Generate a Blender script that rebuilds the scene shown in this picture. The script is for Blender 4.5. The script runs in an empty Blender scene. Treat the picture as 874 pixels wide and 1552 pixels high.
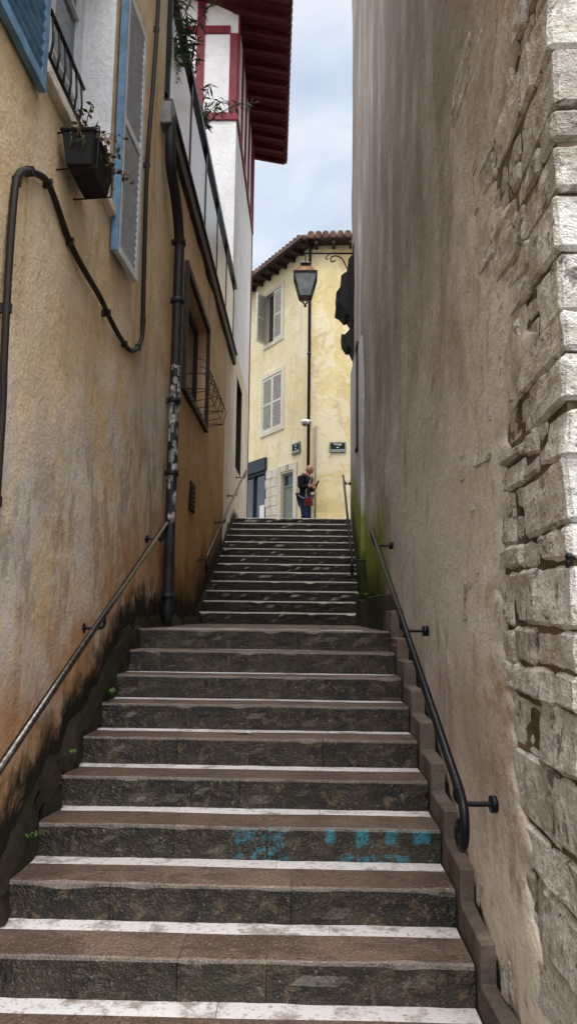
import bpy, bmesh, math, random
from mathutils import Vector, Matrix, noise as mnoise
random.seed(7)
S = bpy.context.scene
COL = S.collection
EYE = 1.62

# ------------------------------------------------------------------ nodes
class NT:
    def __init__(s, name, rough=0.8, metallic=0.0, spec=0.3):
        s.mat = bpy.data.materials.new(name); s.mat.use_nodes = True
        s.t = s.mat.node_tree
        s.b = s.t.nodes['Principled BSDF']
        s.b.inputs['Roughness'].default_value = rough
        s.b.inputs['Metallic'].default_value = metallic
        s.b.inputs['Specular IOR Level'].default_value = spec
        g = s.t.nodes.new('ShaderNodeNewGeometry')
        s.geo = g; s.pos = g.outputs['Position']
        s._xyz = None
    def put(s, sock, v):
        if isinstance(v, bpy.types.NodeSocket): s.t.links.new(v, sock)
        elif isinstance(v, (tuple, list)):
            sock.default_value = tuple(v) + ((1.0,) if len(v) == 3 and sock.type == 'RGBA' else ())
        else: sock.default_value = v
    def math(s, op, a, b=0.0, clamp=False):
        n = s.t.nodes.new('ShaderNodeMath'); n.operation = op; n.use_clamp = clamp
        s.put(n.inputs[0], a); s.put(n.inputs[1], b); return n.outputs[0]
    def mul(s,a,b): return s.math('MULTIPLY',a,b)
    def xyz(s):
        if s._xyz is None:
            n = s.t.nodes.new('ShaderNodeSeparateXYZ'); s.t.links.new(s.pos, n.inputs[0]); s._xyz = n.outputs
        return s._xyz
    def scaled(s, sc, off=(0,0,0), rot=(0,0,0)):
        n = s.t.nodes.new('ShaderNodeMapping'); n.inputs['Scale'].default_value = sc
        n.inputs['Location'].default_value = off; n.inputs['Rotation'].default_value = rot
        s.t.links.new(s.pos, n.inputs['Vector']); return n.outputs[0]
    def noise(s, scale, detail=4, rough=0.55, vec=None, dist=0.0):
        n = s.t.nodes.new('ShaderNodeTexNoise')
        n.inputs['Scale'].default_value = scale; n.inputs['Detail'].default_value = min(detail,4)
        n.inputs['Roughness'].default_value = rough; n.inputs['Distortion'].default_value = dist
        s.t.links.new(vec if vec is not None else s.pos, n.inputs['Vector']); return n.outputs['Fac']
    def rng(s, v, a, b, c=0.0, d=1.0):
        n = s.t.nodes.new('ShaderNodeMapRange'); n.interpolation_type = 'SMOOTHSTEP'
        s.put(n.inputs['Value'], v); n.inputs['From Min'].default_value = a; n.inputs['From Max'].default_value = b
        n.inputs['To Min'].default_value = c; n.inputs['To Max'].default_value = d; return n.outputs[0]
    def mix(s, f, a, b, mode='MIX'):
        n = s.t.nodes.new('ShaderNodeMix'); n.data_type = 'RGBA'; n.blend_type = mode
        s.put(n.inputs[0], f); s.put(n.inputs[6], a); s.put(n.inputs[7], b); return n.outputs[2]
    def attr(s, name='rnd'):
        n = s.t.nodes.new('ShaderNodeAttribute'); n.attribute_name = name; return n.outputs['Fac']
    def bump(s, h, strength=0.5, dist=0.01):
        n = s.t.nodes.new('ShaderNodeBump'); n.inputs['Strength'].default_value = strength
        n.inputs['Distance'].default_value = dist; s.t.links.new(h, n.inputs['Height'])
        s.t.links.new(n.outputs[0], s.b.inputs['Normal'])
    def hstair(s):
        x, y, z = s.xyz()
        a = s.math('MULTIPLY', s.math('SUBTRACT', y, 2.4), 0.4167)
        a = s.math('MINIMUM', s.math('MAXIMUM', a, 0.0), 1.5)
        b = s.math('MULTIPLY', s.math('SUBTRACT', y, 9.4), 0.4083)
        b = s.math('MINIMUM', s.math('MAXIMUM', b, 0.0), 1.91)
        return s.math('SUBTRACT', z, s.math('ADD', a, b))
    def wob(s, h, w, amp):
        return s.math('ADD', h, s.math('MULTIPLY', s.math('SUBTRACT', w, 0.5), amp))
    def done(s, col):
        s.put(s.b.inputs['Base Color'], col); return s.mat

def plain(name, col, rough=0.6, metallic=0.0, var=0.25, scale=12, spec=0.3, bump=0.15):
    m = NT(name, rough, metallic, spec)
    f = m.rng(m.noise(scale, 3), 0.3, 0.7)
    d = tuple(c*(1-var) for c in col)
    if bump: m.bump(m.noise(scale*8, 1), bump, 0.004)
    return m.done(m.mix(f, d, col))

def stucco(name, c1, c2, pale, stain, stairdirt=None, moss=False, streak=0.5, seed=0, mode='', sscale=3.2):
    m = NT(name, 0.9, 0, 0.15)
    off = (seed*3.1, seed*1.7, seed*2.3)
    v = m.scaled((1,1,1), off)
    n1_ = m.noise(1.1, 4, 0.64, v, 0.6)
    c = m.mix(m.rng(n1_, 0.38, 0.62), c1, c2)
    c = m.mix(m.rng(m.noise(0.55, 4, 0.64, m.scaled((1,1,.7), (off[1],off[2],off[0])), 0.9), 0.50, 0.66, 0, 0.8), c, pale)
    st = m.rng(m.noise(1.0, 4, 0.68, m.scaled((sscale,sscale,0.32), off, (.12,0,0)), 0.3), 0.48, 0.70, 0, streak)
    c = m.mix(st, c, stain)
    bl = m.rng(m.noise(3.3, 4, 0.75, v), 0.54, 0.70, 0, 0.45)
    c = m.mix(bl, c, stain)
    c = m.mix(m.rng(m.noise(34, 4, 0.7), 0.44, 0.7, 0, 0.30), c, tuple(x*0.45 for x in c2))
    x, y, z = m.xyz()
    if mode == 'left':
        h = m.hstair()
        w1n = m.noise(1.6, 4, 0.68, None, 0.8)
        hh = m.wob(h, w1n, 1.5)
        c = m.mix(m.mul(m.rng(hh, 2.6, 1.6), m.rng(m.noise(2.0, 4, .74, m.scaled((1,1,.6))), .40, .55, 0, .85)), c, (0.57,0.52,0.48))
        c = m.mix(m.mul(m.rng(hh, 2.2, 1.3), m.rng(m.noise(3.4, 4, .76, m.scaled((1,1,.5),(3,3,3))), .49, .60, 0, .65)), c, (0.29,0.23,0.185))
        c = m.mix(m.mul(m.rng(hh, 1.25, 0.45), m.rng(m.noise(2.4, 4, .7), .35, .55, .35, .85)), c, (0.40,0.20,0.085))
        c = m.mix(m.mul(m.rng(y, 6.6, 7.4), m.rng(hh, 3.3, 1.2, 0.25, 0.85)), c, (0.47,0.255,0.08))
        c = m.mix(m.mul(m.rng(y, 6.8, 7.2), m.rng(hh, .95, .35, 0, .8)), c, (0.13,0.05,0.02))
    if mode == 'right':
        wb = m.noise(1.1, 4, 0.7, m.scaled((1,1,.7)), 0.9)
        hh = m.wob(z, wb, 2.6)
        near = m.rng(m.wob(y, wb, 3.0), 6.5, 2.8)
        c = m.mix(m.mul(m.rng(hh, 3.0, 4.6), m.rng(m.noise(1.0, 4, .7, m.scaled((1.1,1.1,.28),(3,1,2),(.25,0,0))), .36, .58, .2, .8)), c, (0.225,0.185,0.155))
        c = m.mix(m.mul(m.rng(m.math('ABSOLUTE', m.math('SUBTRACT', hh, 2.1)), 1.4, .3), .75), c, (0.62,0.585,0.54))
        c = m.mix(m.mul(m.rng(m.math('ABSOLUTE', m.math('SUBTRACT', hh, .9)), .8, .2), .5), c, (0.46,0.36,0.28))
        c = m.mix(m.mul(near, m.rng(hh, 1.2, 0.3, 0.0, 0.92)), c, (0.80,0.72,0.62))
        ed = m.mul(m.rng(m.noise(4.5, 4, .76, None, 1.0), .49, .62), m.rng(y, 3.7, 2.6))
        c = m.mix(m.mul(ed, 0.7), c, (0.28,0.195,0.12))
        c = m.mix(m.rng(m.noise(2.3, 4, .76, m.scaled((1,1.2,.4),(9,1,4),(.3,0,0)), .5), .55, .63, 0, .45), c, (0.25,0.20,0.165))
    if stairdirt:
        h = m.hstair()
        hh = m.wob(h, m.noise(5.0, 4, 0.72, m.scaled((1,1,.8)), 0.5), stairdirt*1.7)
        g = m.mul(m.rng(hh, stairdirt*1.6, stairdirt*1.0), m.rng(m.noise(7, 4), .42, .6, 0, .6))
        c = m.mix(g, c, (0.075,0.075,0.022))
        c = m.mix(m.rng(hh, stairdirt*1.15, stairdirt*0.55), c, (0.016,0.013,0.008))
    if moss:
        h = m.hstair()
        hh = m.wob(h, m.noise(4.0, 4, 0.7, m.scaled((1,3,.45)), 0.5), 1.3)
        k = m.mul(m.rng(y, 6.6, 7.8), m.rng(y, 14.5, 12.5))
        c = m.mix(m.mul(k, m.rng(hh, 1.45, .95, 0, .97)), c, (0.22,0.26,0.03))
        c = m.mix(m.mul(k, m.rng(hh, .78, .40, 0, .92)), c, (0.022,0.036,0.008))
    n1 = m.noise(60, 3, 0.6); n2 = m.noise(7, 4, 0.64)
    hgt = m.math('ADD', m.math('MULTIPLY', n1, 0.45), m.math('MULTIPLY', n2, 1.8))
    m.bump(hgt, 0.7, 0.014)
    return m.done(c)

# ---- materials
M = {}
M['left'] = stucco('ochre_stucco', (0.68,0.535,0.345), (0.585,0.43,0.245), (0.71,0.61,0.46), (0.37,0.25,0.135), stairdirt=0.34, streak=0.5, mode='left')
M['cream'] = stucco('cream_render', (0.74,0.66,0.54), (0.64,0.54,0.41), (0.80,0.74,0.65), (0.42,0.27,0.14), stairdirt=0.14, streak=0.45, seed=2)
M['white'] = stucco('white_render', (0.78,0.77,0.78), (0.70,0.69,0.70), (0.83,0.82,0.83), (0.52,0.50,0.50), streak=0.25, seed=3)
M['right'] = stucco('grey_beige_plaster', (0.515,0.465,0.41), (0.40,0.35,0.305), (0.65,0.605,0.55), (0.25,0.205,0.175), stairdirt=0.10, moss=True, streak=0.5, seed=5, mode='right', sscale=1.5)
M['rightpale'] = stucco('pale_grey_render', (0.54,0.53,0.55), (0.46,0.45,0.46), (0.62,0.61,0.63), (0.24,0.22,0.19), moss=True, streak=0.5, seed=6)
M['far'] = stucco('yellow_plaster', (0.78,0.68,0.44), (0.72,0.60,0.36), (0.82,0.75,0.57), (0.50,0.39,0.2), streak=0.35, seed=8)
def farpeel():
    m = NT('peeling_yellow_plaster', .9, 0, .15)
    c = m.mix(m.rng(m.noise(1.6, 4, .65), .4, .6), (0.66,0.53,0.27), (0.74,0.63,0.37))
    k = m.rng(m.noise(.9, 4, .72, m.scaled((1,1,.8), (4,2,9)), .8), .48, .56)
    c = m.mix(m.mul(k, .6), c, (0.77,0.70,0.52))
    k2 = m.rng(m.noise(1.4, 4, .75, m.scaled((1,1,1), (1,7,3)), .8), .55, .63)
    c = m.mix(m.mul(k2, .5), c, (0.44,0.34,0.19))
    m.bump(m.math('ADD', k, m.noise(9, 4)), .3, .015)
    return m.done(c)
M['farpeel'] = farpeel()

def stepstone(name, worn=0.0, cyan=False, dark=1.0, patchy=.2):
    m = NT(name, 0.45, 0, 0.45)
    nz = m.t.nodes.new('ShaderNodeSeparateXYZ'); m.t.links.new(m.geo.outputs['True Normal'], nz.inputs[0])
    nzz = nz.outputs[2]
    r = m.attr()
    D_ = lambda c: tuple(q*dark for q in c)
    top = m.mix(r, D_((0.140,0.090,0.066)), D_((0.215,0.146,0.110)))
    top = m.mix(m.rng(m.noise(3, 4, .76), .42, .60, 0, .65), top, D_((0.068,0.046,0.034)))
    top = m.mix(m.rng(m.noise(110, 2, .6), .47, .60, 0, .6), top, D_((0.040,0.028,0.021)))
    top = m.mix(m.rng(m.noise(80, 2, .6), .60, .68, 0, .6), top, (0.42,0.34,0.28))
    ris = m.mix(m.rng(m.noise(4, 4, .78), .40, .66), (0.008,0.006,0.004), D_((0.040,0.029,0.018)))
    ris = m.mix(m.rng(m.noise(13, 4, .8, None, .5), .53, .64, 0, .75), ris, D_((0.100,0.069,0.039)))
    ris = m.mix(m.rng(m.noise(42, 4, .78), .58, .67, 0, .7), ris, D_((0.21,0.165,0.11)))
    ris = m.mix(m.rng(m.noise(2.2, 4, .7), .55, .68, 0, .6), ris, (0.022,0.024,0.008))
    x, y, z = m.xyz()
    if cyan:
        zt = m.math('SUBTRACT', 0.60, z)
        def dab(cx, w):
            return m.rng(m.wob(m.math('ABSOLUTE', m.math('SUBTRACT', x, cx)), m.noise(30, 3, .7), .05), w+.008, w-.008)
        a1 = m.mul(m.rng(x, -.36, -.30), m.rng(x, -.03, -.10)); a1 = m.mul(a1, m.rng(m.noise(34, 4, .8), .47, .60, 0, .65))
        a2 = m.math('MAXIMUM', m.math('MAXIMUM', dab(.135,.022), dab(.29,.030)), m.math('MAXIMUM', dab(.43,.028), dab(.575,.040)))
        a2 = m.mul(a2, m.rng(m.wob(zt, m.noise(14, 3, .7), .10), .085, .065))
        a3 = m.mul(m.rng(m.wob(zt, m.noise(12, 3, .7), .06), .115, .125), m.mul(m.rng(x, .15, .24), m.rng(x, .56, .46)))
        a3 = m.mul(a3, m.rng(m.noise(25, 3, .7), .42, .54, 0, .8))
        a2 = m.mul(m.math('MAXIMUM', a2, a3), m.rng(m.noise(60, 3), .34, .52, .25, .85))
        ris = m.mix(m.math('MAXIMUM', a1, a2), ris, (0.018,0.20,0.27))
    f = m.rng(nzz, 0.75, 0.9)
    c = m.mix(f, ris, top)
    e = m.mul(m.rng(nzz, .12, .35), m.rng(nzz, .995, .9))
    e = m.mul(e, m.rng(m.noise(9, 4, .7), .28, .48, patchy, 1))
    c = m.mix(m.mul(e, worn), c, (0.54,0.49,0.43))  # pale nosings: slight wear, plus light on the upper flight's edges put into colour
    h = m.math('ADD', m.math('MULTIPLY', m.noise(14, 4, .75), 1.5), m.math('MULTIPLY', m.noise(95, 2, .6), 0.6))
    m.bump(h, 1.0, 0.016)
    return m.done(c)
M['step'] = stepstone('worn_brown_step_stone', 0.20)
M['stepup'] = stepstone('dark_step_stone_lit_edge', 0.85, dark=.55, patchy=.6)  # strong pale edge paints the light caught by the upper nosings
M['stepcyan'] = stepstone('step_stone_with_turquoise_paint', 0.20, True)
def whiteslab():
    m = NT('pale_limestone_slab', .5, 0, .4)
    c = m.mix(m.attr(), (0.62,0.585,0.575), (0.78,0.75,0.74))
    c = m.mix(m.rng(m.noise(6, 4, .78), .49, .65, 0, .85), c, (0.27,0.215,0.18))
    c = m.mix(m.rng(m.noise(45, 3, .7), .56, .66, 0, .6), c, (0.14,0.105,0.085))
    m.bump(m.noise(30, 4), .35, .006)
    return m.done(c)
M['slab'] = whiteslab()
M['conc'] = stucco('weathered_skirting_concrete', (0.19,0.155,0.13), (0.125,0.10,0.082), (0.26,0.22,0.185), (0.05,0.042,0.03), streak=0.5, seed=9)
M['moss'] = stucco('mossy_kerb', (0.024,0.019,0.012), (0.012,0.010,0.006), (0.045,0.035,0.022), (0.022,0.030,0.007), streak=.6, seed=11)
M['plinth'] = stucco('dark_mossy_plinth', (0.050,0.043,0.030), (0.025,0.022,0.014), (0.10,0.088,0.065), (0.035,0.048,0.010), streak=.6, seed=12)
def quoin():
    m = NT('rough_limestone', .9, 0, .2)
    c = m.mix(m.attr(), (0.36,0.325,0.285), (0.58,0.55,0.50))
    c = m.mix(m.rng(m.noise(5, 4, .76), .42, .64, 0, .55), c, (0.28,0.24,0.20))
    c = m.mix(m.rng(m.noise(2.6, 4, .76, None, .7), .50, .60, 0, .8), c, (0.68,0.66,0.62))
    c = m.mix(m.rng(m.noise(9, 4, .8, None, .6), .56, .64, 0, .75), c, (0.065,0.054,0.044))
    c = m.mix(m.rng(m.noise(3.7, 4, .76, m.scaled((1,1,1),(5,5,5))), .57, .65, 0, .5), c, (0.32,0.22,0.12))
    c = m.mix(m.rng(m.noise(70, 3, .7), .54, .68, 0, .45), c, (0.13,0.11,0.095))
    m.bump(m.math('ADD', m.noise(22, 4, .78), m.math('MULTIPLY', m.noise(90, 2, .7), .3)), .9, .024)
    return m.done(c)
M['quoin'] = quoin()
M['mortar'] = plain('brown_mortar', (0.17,0.125,0.085), .95, var=.8, scale=7, bump=.9)
M['black'] = plain('black_painted_iron', (0.018,0.018,0.02), .35, .5, var=.4, scale=30)
M['blackm'] = plain('matt_black', (0.012,0.012,0.013), .8)
M['steel'] = plain('worn_handrail_steel', (0.13,0.12,0.11), .28, .9, var=.6, scale=25)
M['cable'] = plain('black_cable_sheath', (0.015,0.013,0.011), .6)
M['pipe'] = plain('dark_cast_iron_pipe', (0.030,0.030,0.033), .5, .2, var=.4)
M['sticker'] = plain('torn_paper_sticker', (0.34,0.34,0.35), .7, var=.85, scale=24)
M['sticker2'] = plain('faded_sticker', (0.52,0.51,0.50), .7, var=.85, scale=30)
M['blue'] = plain('blue_painted_wood', (0.125,0.245,0.38), .5, var=.35)
M['grey'] = plain('grey_painted_wood', (0.58,0.61,0.66), .55, var=.2)
M['greylight'] = plain('pale_painted_wood', (0.58,0.61,0.64), .55, var=.2)
M['farshut'] = plain('cream_painted_wood', (0.64,0.62,0.55), .6, var=.2)
M['farback'] = plain('shadowed_slat_backing', (0.22,0.21,0.18), .8)
M['glass'] = plain('dark_window_glass', (0.03,0.045,0.055), .06, 0, var=.3, scale=2, spec=.8, bump=0)
M['milky'] = plain('milky_glass_panel', (0.86,0.87,0.88), .3, 0, var=.08, scale=3, spec=.5, bump=0)
M['reveal'] = stucco('white_reveal', (0.72,0.72,0.74), (0.64,0.64,0.66), (0.76,0.76,0.77), (0.45,0.43,0.4), streak=.3, seed=14)
M['red'] = plain('oxblood_timber', (0.20,0.014,0.028), .6, var=.35)
M['soffit'] = plain('dark_red_soffit_boards', (0.095,0.009,0.010), .7, var=.5)
M['wood'] = plain('dark_brown_wood', (0.050,0.032,0.023), .65, var=.5)
M['gutter'] = plain('brown_zinc_pipe', (0.05,0.03,0.027), .5, .3)
M['tile'] = plain('terracotta_roof_tile', (0.28,0.16,0.11), .85, var=.65, scale=5)
M['copper'] = plain('copper_lamp_cap', (0.22,0.10,0.045), .45, .6, var=.6)
M['lampglass'] = plain('lantern_glass', (0.30,0.33,0.34), .12, 0, var=.4, scale=6, spec=.7, bump=0)
M['door'] = plain('grey_green_door', (0.22,0.24,0.19), .6, var=.3)
M['shopblue'] = plain('slate_blue_fascia', (0.022,0.03,0.04), .5)
M['stone'] = stucco('pale_ashlar', (0.68,0.62,0.51), (0.58,0.52,0.42), (0.74,0.69,0.6), (0.4,0.32,0.22), streak=.3, seed=17)
M['paper'] = plain('white_paper', (0.75,0.75,0.76), .8, var=.1)
M['sign'] = plain('dark_enamel_sign', (0.010,0.018,0.017), .6, spec=.2)
M['signwhite'] = plain('white_sign_lettering', (0.75,0.75,0.72), .5, var=.05)
M['asphalt'] = plain('grey_paving', (0.12,0.105,0.09), .85, var=.35, scale=4, bump=.5)
M['zinc'] = plain('grey_zinc', (0.22,0.22,0.22), .5, .4)
M['darkvoid'] = plain('dark_interior', (0.01,0.01,0.01), .9)
M['skin'] = plain('skin', (0.55,0.25,0.18), .55, var=.12)
M['navy'] = plain('navy_jacket_cloth', (0.008,0.010,0.022), .9, var=.4)
M['jeans'] = plain('blue_denim', (0.022,0.040,0.09), .9, var=.4)
M['shoe'] = plain('dark_leather_shoe', (0.03,0.02,0.015), .5)
M['hair'] = plain('short_grey_hair', (0.35,0.31,0.28), .8)
M['bag'] = plain('red_brown_leather', (0.20,0.028,0.016), .5)
M['strap'] = plain('pale_bag_strap', (0.42,0.38,0.34), .7)
def leafmat(name, a, b):
    m = NT(name, .55, 0, .3); return m.done(m.mix(m.attr(), a, b))
M['leaf'] = leafmat('dark_green_leaves', (0.02,0.035,0.012), (0.07,0.10,0.035))
M['leafy'] = leafmat('weed_leaves', (0.03,0.07,0.015), (0.11,0.18,0.04))
M['leafred'] = leafmat('red_and_green_leaves', (0.05,0.07,0.02), (0.16,0.05,0.035))
M['twig'] = plain('brown_twig', (0.07,0.05,0.035), .8)
M['drytwig'] = plain('dry_stems', (0.20,0.15,0.10), .8)

# ------------------------------------------------------------------ mesh builder
class MB:
    def __init__(s): s.v=[]; s.f=[]; s.m=[]; s.r=[]; s.sm=[]
    def face(s, idx, mi=0, r=None, smooth=False):
        s.f.append(tuple(idx)); s.m.append(mi); s.r.append(random.random() if r is None else r); s.sm.append(smooth)
    def quad(s, a, b, c, d, mi=0, r=None, smooth=False):
        n=len(s.v); s.v += [tuple(a),tuple(b),tuple(c),tuple(d)]; s.face((n,n+1,n+2,n+3), mi, r, smooth)
    def poly(s, pts, mi=0, r=None):
        n=len(s.v); s.v += [tuple(p) for p in pts]; s.face(range(n,n+len(pts)), mi, r)
    def hexa(s, p, mi=0, r=None):
        n=len(s.v); s.v += [tuple(q) for q in p]; r = random.random() if r is None else r
        for f in ((0,3,2,1),(4,5,6,7),(0,1,5,4),(1,2,6,5),(2,3,7,6),(3,0,4,7)): s.face([n+i for i in f], mi, r)
    def box(s, x0,x1,y0,y1,z0,z1, mi=0, r=None, j=0.0):
        if x0>x1: x0,x1=x1,x0
        if y0>y1: y0,y1=y1,y0
        if z0>z1: z0,z1=z1,z0
        J=lambda: random.uniform(-j,j)
        s.hexa([(a+J(),b+J(),c+J()) for c in (z0,z1) for a,b in ((x0,y0),(x1,y0),(x1,y1),(x0,y1))], mi, r)
    def obox(s, o, U, V, W, u, v, w, mi=0, r=None):
        o=Vector(o);U=Vector(U);V=Vector(V);W=Vector(W)
        P=lambda a,b,c: o+U*a+V*b+W*c
        pts=[P(a,b,c) for c in w for a,b in ((u[0],v[0]),(u[1],v[0]),(u[1],v[1]),(u[0],v[1]))]
        s.hexa(pts, mi, r)
    def tube(s, pts, rad, seg=8, mi=0, caps=True):
        pts=[Vector(p) for p in pts]; n0=len(s.v); rr=random.random()
        if not isinstance(rad,(list,tuple)): rad=[rad]*len(pts)
        up=None
        for i,p in enumerate(pts):
            t=(pts[min(i+1,len(pts)-1)]-pts[max(i-1,0)]).normalized()
            if up is None:
                up=Vector((0,0,1)) if abs(t.z)<.9 else Vector((1,0,0))
            a=t.cross(up).normalized(); b=a.cross(t).normalized(); up=b
            for k in range(seg):
                an=2*math.pi*k/seg
                s.v.append(tuple(p+(a*math.cos(an)+b*math.sin(an))*rad[i]))
        for i in range(len(pts)-1):
            for k in range(seg):
                q=n0+i*seg; k2=(k+1)%seg
                s.face((q+k,q+k2,q+seg+k2,q+seg+k), mi, rr, True)
        if caps:
            s.face([n0+k for k in reversed(range(seg))], mi, rr)
            e=n0+(len(pts)-1)*seg; s.face([e+k for k in range(seg)], mi, rr)
    def sphere(s, c, r, sc=(1,1,1), seg=12, rings=8, mi=0):
        n0=len(s.v); c=Vector(c); rr=random.random()
        for i in range(rings+1):
            th=math.pi*i/rings
            for k in range(seg):
                ph=2*math.pi*k/seg
                s.v.append((c.x+r*sc[0]*math.sin(th)*math.cos(ph), c.y+r*sc[1]*math.sin(th)*math.sin(ph), c.z+r*sc[2]*math.cos(th)))
        for i in range(rings):
            for k in range(seg):
                k2=(k+1)%seg; a=n0+i*seg
                s.face((a+k,a+seg+k,a+seg+k2,a+k2), mi, rr, True)
    def grid(s, o, U, V, W, a0,a1,b0,b1, holes=(), step=.25, amp=.008, mi=0, depth=0.0, rmi=None, freq=1.3):
        o=Vector(o);U=Vector(U);V=Vector(V);W=Vector(W)
        def cuts(lo,hi,hs):
            base=[lo,hi]+[h for h in hs if lo<h<hi]
            k=int((hi-lo)/step)+1
            for i in range(1,k):
                c=lo+(hi-lo)*i/k
                if all(abs(c-q)>step*.35 for q in base[:2+len(hs)]): base.append(c)
            return sorted(set(base))
        A=cuts(a0,a1,[h[i] for h in holes for i in (0,1)]); B=cuts(b0,b1,[h[i] for h in holes for i in (2,3)])
        ids={}
        def vid(i,j):
            if (i,j) not in ids:
                a,b=A[i],B[j]; p=o+U*a+V*b
                d=mnoise.fractal(p*freq,1.0,2.0,3)*amp
                for h in holes:
                    if h[0]-.12<=a<=h[1]+.12 and h[2]-.12<=b<=h[3]+.12: d=0
                if a in (a0,a1) : d=0
                ids[(i,j)]=len(s.v); s.v.append(tuple(p+W*d))
            return ids[(i,j)]
        for i in range(len(A)-1):
            for j in range(len(B)-1):
                ca,cb=(A[i]+A[i+1])/2,(B[j]+B[j+1])/2
                if any(h[0]<ca<h[1] and h[2]<cb<h[3] for h in holes): continue
                s.face((vid(i,j),vid(i+1,j),vid(i+1,j+1),vid(i,j+1)), mi, .5, True)
        for h in holes:
            P=lambda a,b,c: o+U*a+V*b+W*c
            c=[(h[0],h[2]),(h[1],h[2]),(h[1],h[3]),(h[0],h[3])]
            for q in range(4):
                p,n=c[q],c[(q+1)%4]
                s.quad(P(*p,0),P(*n,0),P(*n,-depth),P(*p,-depth), mi if rmi is None else rmi, .5)
    def build(s, name, mats, parent=None, bevel=0, seg=1, recalc=False):
        me=bpy.data.meshes.new(name)
        vs=[Vector(v) for v in s.v]
        lo=Vector((min(v.x for v in vs),min(v.y for v in vs),min(v.z for v in vs)))
        hi=Vector((max(v.x for v in vs),max(v.y for v in vs),max(v.z for v in vs)))
        c=Vector(((lo.x+hi.x)/2,(lo.y+hi.y)/2,lo.z))
        me.from_pydata([tuple(v-c) for v in vs],[],s.f); me.update()
        for m in mats: me.materials.append(M[m] if isinstance(m,str) else m)
        me.polygons.foreach_set('material_index', s.m)
        me.polygons.foreach_set('use_smooth', s.sm)
        at=me.attributes.new('rnd','FLOAT','FACE'); at.data.foreach_set('value', s.r)
        if recalc:
            bm=bmesh.new(); bm.from_mesh(me); bmesh.ops.recalc_face_normals(bm, faces=bm.faces); bm.to_mesh(me); bm.free()
        ob=bpy.data.objects.new(name, me); COL.objects.link(ob)
        if parent is not None:
            ob.parent=parent; base=parent; off=Vector(base.location)
            while base.parent: base=base.parent; off+=Vector(base.location)
            ob.location=c-off
        else: ob.location=c
        if bevel:
            b=ob.modifiers.new('bev','BEVEL'); b.width=bevel; b.segments=seg; b.limit_method='ANGLE'; b.angle_limit=math.radians(40)
        return ob

def tag(ob, label, cat, group=None):
    ob['label']=label; ob['category']=cat
    if group: ob['group']=group
    return ob
def thing(name, loc, label, cat, group=None):
    e=bpy.data.objects.new(name,None); e.empty_display_size=.2; e.location=loc; COL.objects.link(e)
    return tag(e,label,cat,group)
def struct(ob, label, cat):
    ob['kind']='structure'; ob['label']=label; ob['category']=cat; return ob
X3=(1,0,0);Y3=(0,1,0);Z3=(0,0,1)
def interp(tab, z):
    if z<=tab[0][0]: return tab[0][1]
    for a,b in zip(tab,tab[1:]):
        if z<=b[0]: return a[1]+(b[1]-a[1])*(z-a[0])/(b[0]-a[0])
    return tab[-1][1]

# ------------------------------------------------------------------ ground
g=MB()
prof=[(-400,0),(2.5,0),(2.9,-.05),(6.3,1.3),(9.6,1.35),(14.2,3.15),(14.45,3.4),(30,3.4),(400,3.4)]
xs=[-400,-40,-8,8,40,400]
for (ya,za),(yb,zb) in zip(prof,prof[1:]):
    for xa,xb in zip(xs,xs[1:]): g.quad((xa,ya,za),(xb,ya,za),(xb,yb,zb),(xa,yb,zb))
struct(g.build('ground',['asphalt']),'grey paved ground of the old town','ground')
g=MB()
for i in range(14):
    x=-7+i
    for j in range(16):
        y=14.5+j*1.0
        g.quad((x+.01,y+.01,3.409),(x+.99,y+.01,3.409),(x+.99,y+.99,3.409),(x+.01,y+.99,3.409))
struct(g.build('street',['asphalt']),'grey stone-paved street at the stair top','street')

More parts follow.
